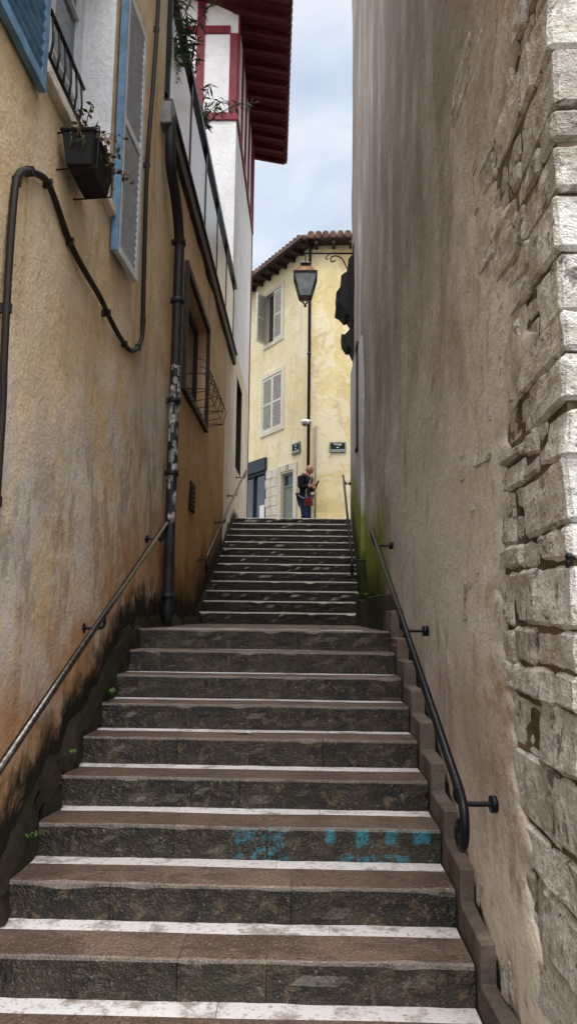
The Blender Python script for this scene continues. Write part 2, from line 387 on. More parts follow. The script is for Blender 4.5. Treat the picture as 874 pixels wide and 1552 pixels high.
# ------------------------------------------------------------------ staircases
def make_step(parent, y, z, x0, x1, depth, rise, mat, slab=True, sl=(None,None), nosed=.23, wornr=.009):
    b=MB()
    n=random.choice((2,3,3)); joints=sorted(x0+(x1-x0)*((i+random.uniform(-.28,.28))/n) for i in range(1,n))
    xs_=[]; x=x0
    while x<x1-.02: xs_.append((x,0)); x+=.045
    xs_.append((x1,0))
    xs_=[q for q in xs_ if all(abs(q[0]-j)>.012 for j in joints)]
    for j in joints: xs_ += [(j-.0025,0),(j,1),(j+.0025,0)]
    xs_.sort()
    rows=[]
    sd=y*7.3
    for x,jt in xs_:
        a=mnoise.noise(Vector((x*2.3,sd,0)))*.007+mnoise.noise(Vector((x*9,sd,1)))*.005
        cch=max(0,mnoise.noise(Vector((x*6,sd,5)))-.2)*.06
        dz=mnoise.noise(Vector((x*1.7,sd,9)))*.004
        g_=.004*jt
        P=[]
        for k,f in enumerate((1.0,.75,.5,.3)):
            P.append((x,y+a+g_+mnoise.noise(Vector((x*9,sd+k*.9,3)))*.010,z-(rise+.02)*f))
        P.append((x,y+a+g_,z-wornr*1.6-cch*.6))
        P.append((x,y+a+g_+wornr*.5+cch*.4,z-wornr*.55-cch*.3+dz))
        P.append((x,y+a+g_+wornr*1.6+cch,z-.001-g_+dz))
        P.append((x,y+nosed*.5,z-g_*.7+dz+mnoise.noise(Vector((x*5,sd,12)))*.003))
        P.append((x,y+nosed-.002,z-g_*.7+dz))
        rows.append([len(b.v)+i for i in range(len(P))]); b.v+=P
    tones=[random.random() for _ in range(n+1)]
    for i in range(len(rows)-1):
        xm=(xs_[i][0]+xs_[i+1][0])/2; t=tones[sum(1 for j in joints if xm>j)]
        for k in range(len(rows[0])-1):
            b.face((rows[i][k],rows[i+1][k],rows[i+1][k+1],rows[i][k+1]),0,t,False)
    for r_,rev in ((rows[0],True),(rows[-1],False)):
        m0=len(b.v); last=b.v[r_[-1]]; b.v.append((last[0],last[1],z-rise-.02))
        idx=list(r_)+[m0]; b.face(idx if not rev else list(reversed(idx)),0,.5)
    if slab:
        sa,sb=(sl[0] if sl[0] is not None else x0),(sl[1] if sl[1] is not None else x1)
        n=random.choice((2,3,3)); cuts=[sa]+sorted(sa+(sb-sa)*((i+random.uniform(-.3,.3))/n) for i in range(1,n))+[sb]
        for a,c in zip(cuts,cuts[1:]):
            b.box(a+.001,c-.001,y+nosed,y+depth+.02,z-.08,z-.003+random.uniform(-.001,.001),1,j=.001)
        if sl[0] is not None:
            b.box(x0,sa-.001,y+nosed,y+depth+.015,z-.08,z-.004,0); b.box(sb+.001,x1,y+nosed,y+depth+.015,z-.08,z-.004,0)
    else:
        b.box(x0,x1,y+nosed,y+depth+.015,z-.08,z-.004,0)
    return b.build('step',[mat,'slab'],parent)
st1=thing('stone_staircase',(-.3,2.76,0),'worn brown stone steps with pale slab strips','staircase')
for i in range(10):
    y=2.76+.36*i; z=.15*(i+1)
    if i<9:
        ob=make_step(st1,y,z,-1.30+random.uniform(-.01,.01),.665,.36,.15,'stepcyan' if i==3 else 'step',nosed=.245)
        if i==3: ob['label']='step with turquoise paint drips on its riser'
    else:
        make_step(st1,y,z,-1.30,.665,.36,.15,'step',True,(-1.12,.48),.06)
b=MB()
for i in range(4):
    for j in range(8):
        xa=-1.32+i*.5; ya=6.38+j*.405
        b.box(xa+.003,xa+.497,ya+.003,min(ya+.402,9.62),1.3,1.496+random.uniform(-.002,.002))
b.build('landing',['step'],st1,bevel=.006)
st2=thing('stone_staircase',(-.3,9.6,1.5),'dark worn stone steps climbing to the upper street','staircase')
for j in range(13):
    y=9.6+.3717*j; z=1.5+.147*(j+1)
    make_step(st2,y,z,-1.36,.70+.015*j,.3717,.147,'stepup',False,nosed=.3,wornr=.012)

# ------------------------------------------------------------------ right building
rb=thing('plastered_stone_building',(.9,2.1,0),'tall building with stained grey-beige plaster over rough stone corner','building')
def rx(y):
    return interp([(2.0,.735),(9.6,.80),(14.0,.885)],y)
edge=[(-.2,2.33),(.45,2.42),(.66,2.57),(1.12,2.80),(1.4,2.84),(1.71,2.90),(2.19,2.80),(2.62,2.46),(3.0,2.62),(3.39,2.88),(3.76,2.42),(5,2.7),(7,2.4),(16,2.5)]
b=MB()
zs=[]; z=-.1
while z<16: zs.append(z); z+= .03 if z<4.2 else .2
zs.append(16)
tt=[0,.006,.02,.045,.08,.12,.18,.26,.36,.46]+[.58+.13*i for i in range(90)]
tt=[t for t in tt if t<11.3]
ids=[]
for z in zs:
    e=interp(edge,z)+.15*mnoise.fractal(Vector((3.1,z*5,0)),1.0,2.0,5)+.04*mnoise.noise(Vector((0,z*23,4)))
    row=[]
    for k,t in enumerate([-1]+tt):
        if t<0:
            p=Vector((rx(e)+.03,e-.004,z))
        else:
            y=e+t if t<.5 else e+t+(14.0-e-tt[-1])*(t-.5)/(tt[-1]-.5)
            lip=.016*math.exp(-t/.045)
            d=.022*mnoise.fractal(Vector((0,y*.8,z*.8)),1.0,2.0,2)
            d+=(.007*mnoise.fractal(Vector((7,y*6,z*6)),1.0,2.0,3))*max(0,1-t/1.0)*(1 if z<4.2 else 0)
            d=max(d,-.012) if t<.3 else d
            p=Vector((rx(y)-.010+lip-d,y,z))
        row.append(len(b.v)); b.v.append(tuple(p))
    ids.append(row)
for i in range(len(ids)-1):
    for k in range(len(ids[0])-1):
        b.face((ids[i][k+1],ids[i][k],ids[i+1][k],ids[i+1][k+1]),0,.5,True)
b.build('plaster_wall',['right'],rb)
b=MB()
b.quad((.757,2.155,-.1),(6,2.155,-.1),(6,2.155,16),(.757,2.155,16),0)
b.quad((.757,2.155,-.1),(.757,2.155,16),(.757,4.2,16),(.757,4.2,-.1),0)
b.quad((.885,14,3.2),(.885,14,16),(6,14,16),(6,14,3.2),1)
b.quad((.757,2.155,16),(6,2.155,16),(6,14,16),(.885,14,16),1)
b.quad((6,2.155,-.1),(6,14,-.1),(6,14,16),(6,2.155,16),1)
b.build('wall_core',['mortar','right'],rb)
b=MB(); z=-.05; c=0
while z<4.6:
    h=random.choice((.10,.13,.16,.19,.24))*random.uniform(.9,1.1)
    long=random.random()<.5
    y=2.13; yl=random.uniform(.30,.52) if long else random.uniform(.16,.28)
    xl=random.uniform(.25,.35) if long else random.uniform(.45,.6)
    x0=.739; tilt=random.uniform(-.012,.012)
    b.box(x0,x0+xl,y,y+yl,z+.004,z+h-.004,0,j=.012)
    xx=x0+xl+.008
    while xx<1.9:
        w=random.uniform(.25,.5); b.box(xx,xx+w-.008,2.135+random.uniform(-.006,.006),2.4,z+.003,z+h-.003,0,j=.010); xx+=w
    y+=yl+.006
    while y<3.3:
        w=random.uniform(.10,.50); t=random.uniform(-.004,.012)
        if h>.15 and random.random()<.6:
            hs=h*random.uniform(.35,.65)
            b.box(x0+t,.9,y,y+w-.008,z+.004,z+hs-.004,0,j=.012); b.box(x0+t+random.uniform(-.004,.008),.9,y,y+w-.008,z+hs+.004,z+h-.004,0,j=.012)
        else: b.box(x0+t,.9,y,y+w-.008,z+.004+tilt*.3,z+h-.004,0,j=.014)
        y+=w
    z+=h; c+=1
q=b.build('stone_quoin',['quoin'],rb,bevel=.014,seg=1)
q['label']='rough exposed limestone corner blocks'
sb=q.modifiers.new('sub','SUBSURF'); sb.subdivision_type='SIMPLE'; sb.levels=3; sb.render_levels=3
tx=bpy.data.textures.new('rock','CLOUDS'); tx.noise_scale=.085; tx.noise_depth=5
dm=q.modifiers.new('disp','DISPLACE'); dm.texture=tx; dm.texture_coords='GLOBAL'; dm.strength=.027; dm.mid_level=.56
b=MB(); b.box(.742,1.3,2.14,2.9,z,15.9); b.build('upper_corner',['quoin'],rb)
def stepped(name, xa, xb, add, mat, parent, dy=.05):
    pts=[(2.55,-.05),(2.55,add)]
    for i in range(10):
        y=2.76+.36*i-dy+random.uniform(-.012,.012); z=.15*(i+1)
        pts.append((y,.15*i+add+random.uniform(-.01,.01))); pts.append((y+random.uniform(-.008,.008),z+add+random.uniform(-.01,.01)))
    pts[-1]=(pts[-1][0],1.5+.16); pts.append((6.35,1.5+.16)); pts.append((6.35,-.05))
    n=len(pts); b=MB()
    for x in (xa,xb):
        for p in pts: b.v.append((x,p[0],p[1]))
    b.face(list(range(n)),0,.5); b.face([n+i for i in reversed(range(n))],0,.6)
    for i in range(n):
        j=(i+1)%n; b.face((i,i+n,j+n,j),0,random.random())
    return b.build(name,[mat],parent,recalc=True,bevel=.006)
stepped('skirting',.675,.80,.11,'conc',rb)
b=MB()
for i in range(5):
    ya=6.36+i*.652; b.box(.655+random.uniform(-.006,.006),.83,ya+.003,ya+.649,1.3,1.80+random.uniform(-.015,.015),j=.005)
b.build('plinth',['plinth'],rb,bevel=.012)
b=MB()
b.hexa([(rx(10.2)-.055,10.2,1.5),(.95,10.2,1.5),(.95,14.02,3.2),(rx(14)-.04,14.02,3.2),(rx(10.2)-.055,10.2,5.5),(.95,10.2,5.5),(.95,14.02,6.2),(rx(14)-.04,14.02,6.2)],0)
b.build('pale_render_panel',['rightpale'],rb)
b=MB(); b.box(rx(11)-.075,rx(11)-.04,10.9,11.15,4.1,5.6); b.box(rx(11)-.085,rx(11)-.035,10.85,11.2,5.6,5.66); b.box(rx(11)-.085,rx(11)-.035,10.85,11.2,4.04,4.1)
b.build('narrow_shutter',['wood'],rb)
b=MB()
b.tube([(.76,2.15,1.79),(.735,2.13,1.79),(.728,2.12,1.76)],.007); b.sphere((.735,2.125,1.79),.011)
b.build('iron_hook',['black'],rb)

# ------------------------------------------------------------------ left stucco house
LX=-1.33
lh=thing('ochre_stucco_house',(-3,5,0),'ochre stucco house with blue shutters and roof terrace','house')
wn=(3.42,4.70,4.32,6.20)
wf=(7.90,9.70,4.08,5.35)
b=MB()
b.grid((LX,0,0),Y3,Z3,X3,-.5,6.4,-.1,11,holes=[wn],step=.14,amp=.022,mi=0,depth=.27,rmi=1)
b.quad((LX,6.4,6.1),(LX,6.4,11),(-8,6.4,11),(-8,6.4,6.1),0)
b.quad((LX,-.5,0),(LX,-.5,11),(-8,-.5,11),(-8,-.5,0),0)
b.quad((LX,-.5,11),(LX,6.4,11),(-8,6.4,11),(-8,-.5,11),0)
b.grid((LX-.002,0,0),Y3,Z3,X3,6.4,12.2,-.1,6.1,holes=[wf],step=.16,amp=.022,mi=0,depth=.25)
b.grid((LX-.004,0,0),Y3,Z3,X3,12.2,13.0,1.0,6.1,step=.3,amp=.006,mi=2)
b.build('wall',['left','reveal','cream'],lh)
b=MB(); b.box(-8,LX-.02,6.4,13.0,6.05,6.14); b.build('terrace_floor',['zinc'],lh)
# flush cast-iron vent grille
b=MB(); v0,v1,v2,v3=8.60,8.96,2.80,3.14
b.box(LX-.05,LX+.018,v0,v1,v2,v3,0)
for i in range(6): b.box(LX+.018,LX+.026,v0+.02,v1-.02,v2+.025+i*.052,v2+.045+i*.052,1)
b.build('wall_vent',['darkvoid','wood'],lh)
win=bpy.data.objects.new('window',None); COL.objects.link(win)
win.parent=lh; win.location=Vector((LX-.2,4.05,4.32))-Vector(lh.location)
b=MB(); xw=LX-.25
def frame_yz(b,x0,x1,y0,y1,z0,z1,t,mi=0):
    b.box(x0,x1,y0,y0+t,z0,z1,mi); b.box(x0,x1,y1-t,y1,z0,z1,mi)
    b.box(x0,x1,y0+t,y1-t,z0,z0+t,mi); b.box(x0,x1,y0+t,y1-t,z1-t,z1,mi)
frame_yz(b,xw-.03,xw+.03,wn[0],wn[1],wn[2],wn[3],.06)
frame_yz(b,xw-.01,xw+.045,3.49,4.05,4.39,6.13,.055); frame_yz(b,xw-.01,xw+.045,4.07,4.63,4.39,6.13,.055)
for yy in (3.49,4.07):
    for zz in (4.97,5.55): b.box(xw,xw+.04,yy+.055,yy+.505,zz,zz+.03)
b.build('frame',['greylight'],win,bevel=.004)
b=MB(); b.box(xw+.004,xw+.012,3.5,4.62,4.4,6.12); b.build('glass',['glass'],win)
b=MB(); b.box(LX-.27,LX+.05,wn[0]-.04,wn[1]+.04,wn[2]-.07,wn[2]+.001); b.build('sill',['stone'],win,bevel=.006)
def shutter(parent,name,O,U,V,W,w,h,fr='blue',lv='grey',n=26,t=.035,label=None,mid=True,back='wood',sw=.52):
    b=MB(); s=.06
    b.obox(O,U,V,W,(0,s),(0,h),(0,t),0); b.obox(O,U,V,W,(w-s,w),(0,h),(0,t),0)
    b.obox(O,U,V,W,(s,w-s),(0,s),(0,t),0); b.obox(O,U,V,W,(s,w-s),(h-s,h),(0,t),0)
    if mid: b.obox(O,U,V,W,(s,w-s),(h*.5-.03,h*.5+.03),(0,t),0)
    O=Vector(O);U=Vector(U);V=Vector(V);W=Vector(W)
    a=math.radians(-38); V2=V*math.cos(a)-W*math.sin(a); W2=W*math.cos(a)+V*math.sin(a)
    for i in range(n):
        zz=s+(h-2*s)*(i+.5)/n
        if mid and abs(zz-h*.5)<.04: continue
        hh=(h-2*s)/n*sw
        b.obox(O+V*zz+W*t*.55,U,V2,W2,(s-.004,w-s+.004),(-hh,hh),(-.004,.004),1)
    b.obox(O,U,V,W,(s,w-s),(s,h-s),(.001,.005),2)
    o=b.build(name,[fr,lv,back],parent,bevel=.002)
    if label: o['label']=label
    return o
a=math.radians(3)
SU=(math.sin(a),math.cos(a),0); SW=(math.cos(a),-math.sin(a),0)
shutter(lh,'shutter',(LX+.03,4.77,4.02),SU,Z3,SW,.50,1.98,'greylight','grey',34,label='open grey louvred shutter',back='wood',sw=.36)
b=MB(); b.obox((LX+.03,4.77,4.02),SU,Z3,SW,(-.012,-.001),(0,1.98),(-.01,.040)); b.build('shutter_edge',['blue'],lh)
shutter(lh,'shutter',(LX+.02,2.76,4.12),Y3,Z3,X3,.60,1.95,'blue','blue',30,label='open blue louvred shutter',sw=.38)
b=MB(); xw=LX-.14
frame_yz(b,xw-.03,xw+.03,wf[0],wf[1],wf[2],wf[3],.07); b.box(xw-.02,xw+.03,8.77,8.83,wf[2]+.07,wf[3]-.07)
frame_yz(b,LX-.03,LX+.045,wf[0]-.09,wf[1]+.09,wf[2]-.09,wf[3]+.09,.085)
b.build('window_frame',['wood'],lh,bevel=.005)
b=MB(); b.box(xw-.006,xw+.004,wf[0]+.06,wf[1]-.06,wf[2]+.06,wf[3]-.06); b.build('window_pane',['glass'],lh)
b=MB(); b.box(LX-.12,LX+.05,6.42,13.35,6.12,6.30); b.box(LX-.03,LX+.075,6.42,13.35,6.30,6.34)
b.build('terrace_fascia',['wood'],lh,bevel=.006)
rl=MB()
rl.box(LX-.05,LX+.04,6.45,13.35,7.57,7.66); rl.box(LX-.015,LX+.012,6.45,13.35,6.42,6.45)
for i in range(6):
    yy=6.5+i*1.30; rl.box(LX-.022,LX+.024,yy,yy+.06,6.34,7.57)
rl.build('railing',['black'],lh,bevel=.003)
for i in range(5):
    yy=6.5+i*1.30; p=MB(); p.box(LX+.0,LX+.012,yy+.07,yy+1.29,6.47,7.36); p.build('railing_panel',['milky'],lh)
b=MB(); b.box(LX-.2,LX+.10,6.28,6.44,6.0,6.22); b.build('gutter_outlet',['zinc'],lh,bevel=.01)
b=MB()
rows=[]
for i in range(260):
    y=2.4+i*(11.7/259)
    if y<6: zt=.15+.4167*(y-2.76)+.045
    elif y<9.5: zt=1.52
    else: zt=1.60+.3955*(y-9.6)
    rows.append((y,zt+mnoise.fractal(Vector((1,y*5,0)),1,2,4)*.06, mnoise.fractal(Vector((5,y*6,0)),1,2,4)*.03))
for (ya,za,da),(yb,zb,db) in zip(rows,rows[1:]):
    for (xa,ea),(xb,eb) in (((-1.27,-.16),(-1.28,-.04)),((-1.28,-.04),(-1.305,.02)),((-1.305,.02),(-1.36,.10))):
        b.quad((xa+da,ya,za+ea),(xa+db,yb,zb+ea),(xb+db*.5,yb,zb+eb),(xb+da*.5,ya,za+eb),0,.5,True)
b.build('mossy_kerb',['moss'],lh,recalc=False)

# planter under window
pl=thing('window_box_planter',(-1.2,3.8,3.9),'black window box with dry stems and reddish leaves on iron brackets','planter')
b=MB()
b.hexa([(-1.27,3.68,3.95),(-1.14,3.68,3.95),(-1.14,4.02,3.95),(-1.27,4.02,3.95),(-1.29,3.65,4.12),(-1.12,3.65,4.12),(-1.12,4.05,4.12),(-1.29,4.05,4.12)],0)
b.box(-1.30,-1.11,3.64,4.06,4.12,4.14,0)
b.build('trough',['blackm'],pl,bevel=.006)
for yy in (3.70,3.99):
    b=MB(); b.tube([(-1.34,yy,4.14),(-1.2,yy,4.15),(-1.11,yy,4.15),(-1.11,yy,3.945),(-1.34,yy,3.93)],.005,6); b.build('bracket',['black'],pl)
b=MB(); lf=MB()
for i in range(60):
    p=Vector((random.uniform(-1.28,-1.12),random.uniform(3.64,4.06),4.13)); d=Vector((random.uniform(-.3,.8),random.uniform(-1,1),random.uniform(.3,1.4)))
    L=random.uniform(.05,.19); pts=[p+d*L*t+Vector((.0,0,-.12*t*t)) for t in (0,.4,.8,1.1)]
    b.tube(pts,.0025,4)
    for k in range(6):
        o=pts[1].lerp(pts[3],random.random()); a_=Vector((random.uniform(-1,1),random.uniform(-1,1),random.uniform(-1,.8))).normalized(); w_=a_.cross(Vector((.3,.5,.8))).normalized(); l=random.uniform(.02,.045)
        n1=len(lf.v); lf.v+=[tuple(o),tuple(o+a_*l*.5+w_*l*.3),tuple(o+a_*l),tuple(o+a_*l*.5-w_*l*.3)]; lf.face((n1,n1+1,n1+2,n1+3),0)
b.build('dry_stems',['drytwig'],pl); lf.build('leaves',['leafred'],pl)
b=MB()
b.tube([(-1.30,3.42,4.62),(-1.30,4.0,4.62)],.012,6); b.tube([(-1.30,3.42,4.38),(-1.30,4.0,4.38)],.01,6)
for i in range(6):
    y=3.45+i*.1; b.tube([(-1.30,y,4.38),(-1.30,y+.03,4.5),(-1.30,y,4.62)],.007,5)
b.build('window_guard',['black'],lh)

# cable on the wall
cab=[(3.14,-.2),(3.15,.77),(3.13,1.1),(3.12,1.51),(3.13,1.85),(3.17,1.96),(3.26,2.03),(3.43,2.11),(3.53,2.13),(3.63,2.11),(3.98,2.0),(4.54,1.97),(4.8,1.93),(5.06,1.91),(5.35,1.92),(5.57,2.0),(5.72,2.12),(5.77,2.25),(5.73,2.77),(5.70,3.6),(5.8,4.4),(5.87,5.11),(5.9,6.5)]
def smooth(pts,n=6):
    out=[]
    P=[pts[0]]+pts+[pts[-1]]
    for i in range(1,len(P)-2):
        for k in range(n):
            t=k/n; a,b_,c,d=[Vector(q) for q in P[i-1:i+3]]
            out.append(.5*((2*b_)+(-a+c)*t+(2*a-5*b_+4*c-d)*t*t+(-a+3*b_-3*c+d)*t**3))
    out.append(Vector(P[-2])); return out
b=MB(); b.tube(smooth([(LX+.028,y,z+EYE) for y,z in cab]),.018,8)
sp=smooth([(LX+.028,y,z+EYE) for y,z in cab])
for i in range(4,len(sp),11):
    p=sp[i]; b.box(LX-.01,LX+.049,p.y-.010,p.y+.010,p.z-.022,p.z+.022)
tag(b.build('wall_cable',['cable']),'thick black cable looping across the ochre wall','cable')

# downpipe
dp=thing('downpipe',(-1.25,7.0,1.5),'black cast iron downpipe with torn stickers','drainpipe')
b=MB()
b.tube(smooth([(-1.25,7.0,1.5),(-1.25,7.0,3),(-1.25,7.0,4.9),(-1.25,6.97,5.25),(-1.25,6.75,5.5),(-1.25,6.45,5.65),(-1.25,6.36,5.85),(-1.25,6.36,6.1)],6),.05,12)
for z in (1.75,2.9,3.6,4.6,5.2): b.tube([(-1.25,7.0,z),(-1.25,7.0,z+.05)],.062,12); b.box(-1.34,-1.26,6.985,7.015,z,z+.05)
b.build('pipe',['pipe'],dp)
z=2.42
for i in range(26):
    h=random.uniform(.04,.13); z+=random.uniform(.03,.09)
    if z>3.98: break
    a0=random.uniform(-2.6,-.6); w=random.uniform(.6,1.6)
    b=MB(); rr=.0515+i*.00012; n=6
    top=[h+random.uniform(-.025,.02) for _ in range(n+1)]; bot=[random.uniform(-.02,.015) for _ in range(n+1)]
    for k in range(n):
        t0=a0+w*k/n; t1=a0+w*(k+1)/n
        b.quad((-1.25+rr*math.cos(t0),7+rr*math.sin(t0),z+bot[k]),(-1.25+rr*math.cos(t1),7+rr*math.sin(t1),z+bot[k+1]),(-1.25+rr*math.cos(t1),7+rr*math.sin(t1),z+top[k+1]),(-1.25+rr*math.cos(t0),7+rr*math.sin(t0),z+top[k]))
    b.build('sticker',[random.choice(['sticker','sticker2','sticker2','zinc'])],dp)

b=MB()
for zz in (4.05,4.22): b.tube([(LX,8.0,zz),(LX+.26,8.0,zz),(LX+.26,9.55,zz),(LX,9.55,zz)],.006,6)
for i in range(6):
    y=8.05+i*.3; b.tube([(LX,y,4.0),(LX+.26,y+.02,4.05),(LX+.30,y+.06,4.22),(LX+.20,y+.10,4.42),(LX+.10,y+.12,4.46)],.005,5)
tag(b.build('wire_flower_rack',['black']),'black wire flower rack under a dark window','rack')

# ------------------------------------------------------------------ handrails
def handrail(name,pts,brk,wallx,label,r=.019,mat='steel'):
    h=thing(name,pts[-1],label,'handrail','iron handrails along the stairs')
    b=MB(); b.tube(pts,r,10); b.build('rail',[mat],h)
    sx=1 if wallx>0 else -1
    c=MB(); p=Vector(pts[0]); s=[p+Vector((0,.02,.01)),p+Vector((0,-.05,-.03)),p+Vector((0,-.075,-.09)),p+Vector((0,-.06,-.16)),p+Vector((0,-.02,-.19)),p+Vector((0,.025,-.17)),p+Vector((0,.03,-.13)),p+Vector((0,.005,-.11))]
    c.tube(smooth(s,4),.018,8); c.build('scroll_end',['black'],h)
    c=MB(); p=Vector(pts[-1])
    s=[p+Vector((0,-.02,-.01)),p+Vector((0,.05,0)),p+Vector((sx*.01,.09,-.04)),p+Vector((sx*.03,.10,-.10)),p+Vector((sx*.05,.07,-.14)),p+Vector((sx*.04,.02,-.13))]
    c.tube(smooth(s,4),.018,8); c.build('scroll_end',['black'],h)
    for (y,z) in brk:
        k=MB(); x=pts[0][0]+(pts[-1][0]-pts[0][0])*(y-pts[0][1])/(pts[-1][1]-pts[0][1])
        zr=pts[0][2]+(pts[-1][2]-pts[0][2])*(y-pts[0][1])/(pts[-1][1]-pts[0][1])
        k.tube(smooth([(x,y,zr-.012),(x,y,zr-.07),(x+sx*.03,y,zr-.09),(wallx,y,zr-.09),(wallx+sx*.02,y,zr-.09)],4),.010,6)
        k.tube([(wallx-sx*.012,y,zr-.09),(wallx+sx*.02,y,zr-.09)],.032,10)
        k.build('bracket',['black'],h)
    return h
handrail('handrail',[(-1.2,2.85,-.72+EYE),(-1.2,6.5,.77+EYE)],[(3.05,0),(4.6,0),(6.35,0)],LX,'slim steel handrail on ochre stucco wall')
handrail('handrail',[(.58,2.92,-.64+EYE),(.58,6.5,.73+EYE)],[(3.0,0),(4.6,0),(6.35,0)],.72,'black iron handrail with scrolled ends on plaster wall',mat='black')
handrail('handrail',[(-1.2,9.35,.70+EYE),(-1.16,14.6,2.78+EYE)],[(9.5,0),(11.2,0),(12.9,0),(14.4,0)],LX,'thin steel handrail beside upper steps')
handrail('handrail',[(.62,9.9,.72+EYE),(.69,13.6,2.52+EYE)],[(10.1,0),(13.4,0)],.8,'thin steel handrail on pale render',mat='black')

# ------------------------------------------------------------------ half timbered house
ht=thing('half_timbered_house',(-3,15,3.4),'white house with oxblood timbers and deep red eaves','house')
HY0,HY1,HX=13.0,17.3,-1.34
b=MB()
rec=(14.2,15.4,4.4,6.2)
b.grid((HX,0,0),Y3,Z3,X3,HY0,HY1,3.2,12.9,holes=[rec],step=.35,amp=.006,depth=.18,rmi=1)
b.quad((HX,HY0,6.1),(HX,HY0,12.9),(-8,HY0,16.2),(-8,HY0,6.1))
b.quad((HX,HY1,3.2),(HX,HY1,12.9),(-8,HY1,16.2),(-8,HY1,3.2))
b.quad((HX-.18,rec[0],rec[2]),(HX-.18,rec[1],rec[2]),(HX-.18,rec[1],rec[3]),(HX-.18,rec[0],rec[3]),1)
b.build('wall',['white','wood'],ht)
b=MB()
b.grid((HX+.006,0,0),Y3,Z3,X3,HY0,HY1,3.2,6.6,holes=[rec],step=.35,amp=.004,depth=.02)
b.build('lower_wall',['cream'],ht)
b=MB(); T=.035
zb=10.72
def tf(x0,x1,z0,z1): b.box(x0,x1,HY0-T,HY0+.01,z0,z1)
tf(-5,HX+.004,zb,zb+.15)
for x in (-1.49,-2.12,-2.75,-3.6): tf(x,x+.15,zb+.15,12.5)
tf(-5,-1.49,12.5,12.66)
for x in (-2.12,-3.6): tf(x,x+.15,12.66,14)
def ts(y0,y1,z0,z1): b.box(HX-.01,HX+T,y0,y1,z0,z1)
ts(HY0-T+.002,HY1,zb+.002,zb+.12)
for y in (13.0,13.9,14.8,15.7,16.6,17.16): ts(y,y+.10,zb+.12,12.85)
b.box(HX-.01,HX+.02,17.2,17.3,3.4,zb)
b.build('timber_frame',['red'],ht,bevel=.006)
b=MB(); b.box(-3.35,-2.85,HY0-.06,HY0-.03,10.95,12.2); 
b.build('gable_shutter',['blue'],ht,bevel=.004)
b=MB(); b.box(-3.45,-3.37,HY0-.07,HY0-.0,10.9,12.3); b.box(-2.83,-2.75,HY0-.07,HY0-.04,10.9,12.3); b.box(-3.37,-2.83,HY0-.07,HY0-.01,12.22,12.3)
b.build('window_frame',['red'],ht)
b=MB()
ex=lambda y: -.36-(.22)*(y-12.4)/5.3
zE=12.80; slope=.42
def rz(x): return zE+ (-.4-x)*slope*.55
yA,yB=12.35,17.65
P=[(ex(yA),yA,rz(ex(yA))),(ex(yB),yB,rz(ex(yB))),(-8,yB,rz(-8)),(-8,yA,rz(-8))]
b.hexa([(p[0],p[1],p[2]) for p in P]+[(p[0],p[1],p[2]+.05) for p in P],0)
for i in range(12):
    y=yA+.08+i*(yB-yA-.2)/11
    x0=ex(y)-.02; b.hexa([(x0,y,rz(x0)-.10),(x0,y+.08,rz(x0)-.10),(HX-.1,y+.08,rz(HX-.1)-.13),(HX-.1,y,rz(HX-.1)-.13),(x0,y,rz(x0)-.001),(x0,y+.08,rz(x0)-.001),(HX-.1,y+.08,rz(HX-.1)-.001),(HX-.1,y,rz(HX-.1)-.001)],0)
for k in range(5):
    x=-.62-k*.17
    b.box(x,x+.006,yA+.02,yB-.02,rz(x)-.012,rz(x)-.001,0)
ro=b.build('roof',['soffit'],ht)
b=MB()
y=yA-.02
while y<yB+.05:
    x0=ex(y)+.05
    b.tube([(x0,y,rz(x0)+.06),(-8,y,rz(-8)+.06)],.085,8,0); y+=.19
b.build('roof_tiles',['soffit'],ht)

# ------------------------------------------------------------------ far yellow house
fh=thing('yellow_corner_house',(.5,22,3.4),'yellow plaster corner house with tiled roof and pale shutters','house')
Z3v=Vector(Z3)
C=Vector((.13,21.0,0)); D=Vector((-2.0,3.2,0)); LL=D.length
Dn=D.normalized(); W=Vector((-Dn.y,Dn.x,0)); 
if W.y>0: W=-W
EZ=12.35
def tp(t): return t*LL
door=(tp(.235),tp(.412),3.4,5.77)
shop=(tp(.66),tp(1.12),3.4,6.05)
w1=(tp(.44),tp(.715),10.12,11.75); w2=(tp(.42),tp(.745),7.28,9.0)
b=MB()
b.grid(C,Dn,Z3,W,0,tp(2.1),3.2,EZ,holes=[door,shop,w1,w2],step=.5,amp=.01,depth=.16,rmi=1)
b.build('wall',['far','stone'],fh,recalc=False)
b=MB(); RD=Vector((4.87,-.25,0)).normalized(); RW=Vector((RD.y,-RD.x,0))
b.grid(C,RD,Z3,RW,0,5,3.2,EZ,step=.4,amp=.012)
b.build('gable_wall',['farpeel'],fh)
b=MB(); P0=C+RD*5; P1=C+Dn*tp(2.1)
b.quad((P0.x,P0.y,3.2),(P0.x,P0.y+8,3.2),(P0.x,P0.y+8,EZ),(P0.x,P0.y,EZ)); b.quad((P1.x,P1.y,3.2),(P1.x+5,P1.y+2,3.2),(P1.x+5,P1.y+2,EZ),(P1.x,P1.y,EZ))
b.build('back_wall',['far'],fh)
b=MB(); b.obox(C,RD,Z3,RW,(.30,1.6),(3.4,4.02),(0,.25)); b.obox(C,RD,Z3,RW,(.28,1.62),(4.02,4.08),(0,.29)); b.build('low_wall',['stone'],fh,bevel=.01)
def fr(b,h,t,w0,w1,mi=0,bottom=True):
    a0,a1,z0,z1=h
    b.obox(C,Dn,Z3,W,(a0,a0+t),(z0,z1),(w0,w1),mi); b.obox(C,Dn,Z3,W,(a1-t,a1),(z0,z1),(w0,w1),mi)
    b.obox(C,Dn,Z3,W,(a0+t,a1-t),(z1-t,z1),(w0,w1),mi)
    if bottom: b.obox(C,Dn,Z3,W,(a0+t,a1-t),(z0,z0+t),(w0,w1),mi)
b=MB(); b.obox(C,Dn,Z3,W,(door[0]+.06,door[1]-.06),(3.41,5.35),(-.13,-.08)); 
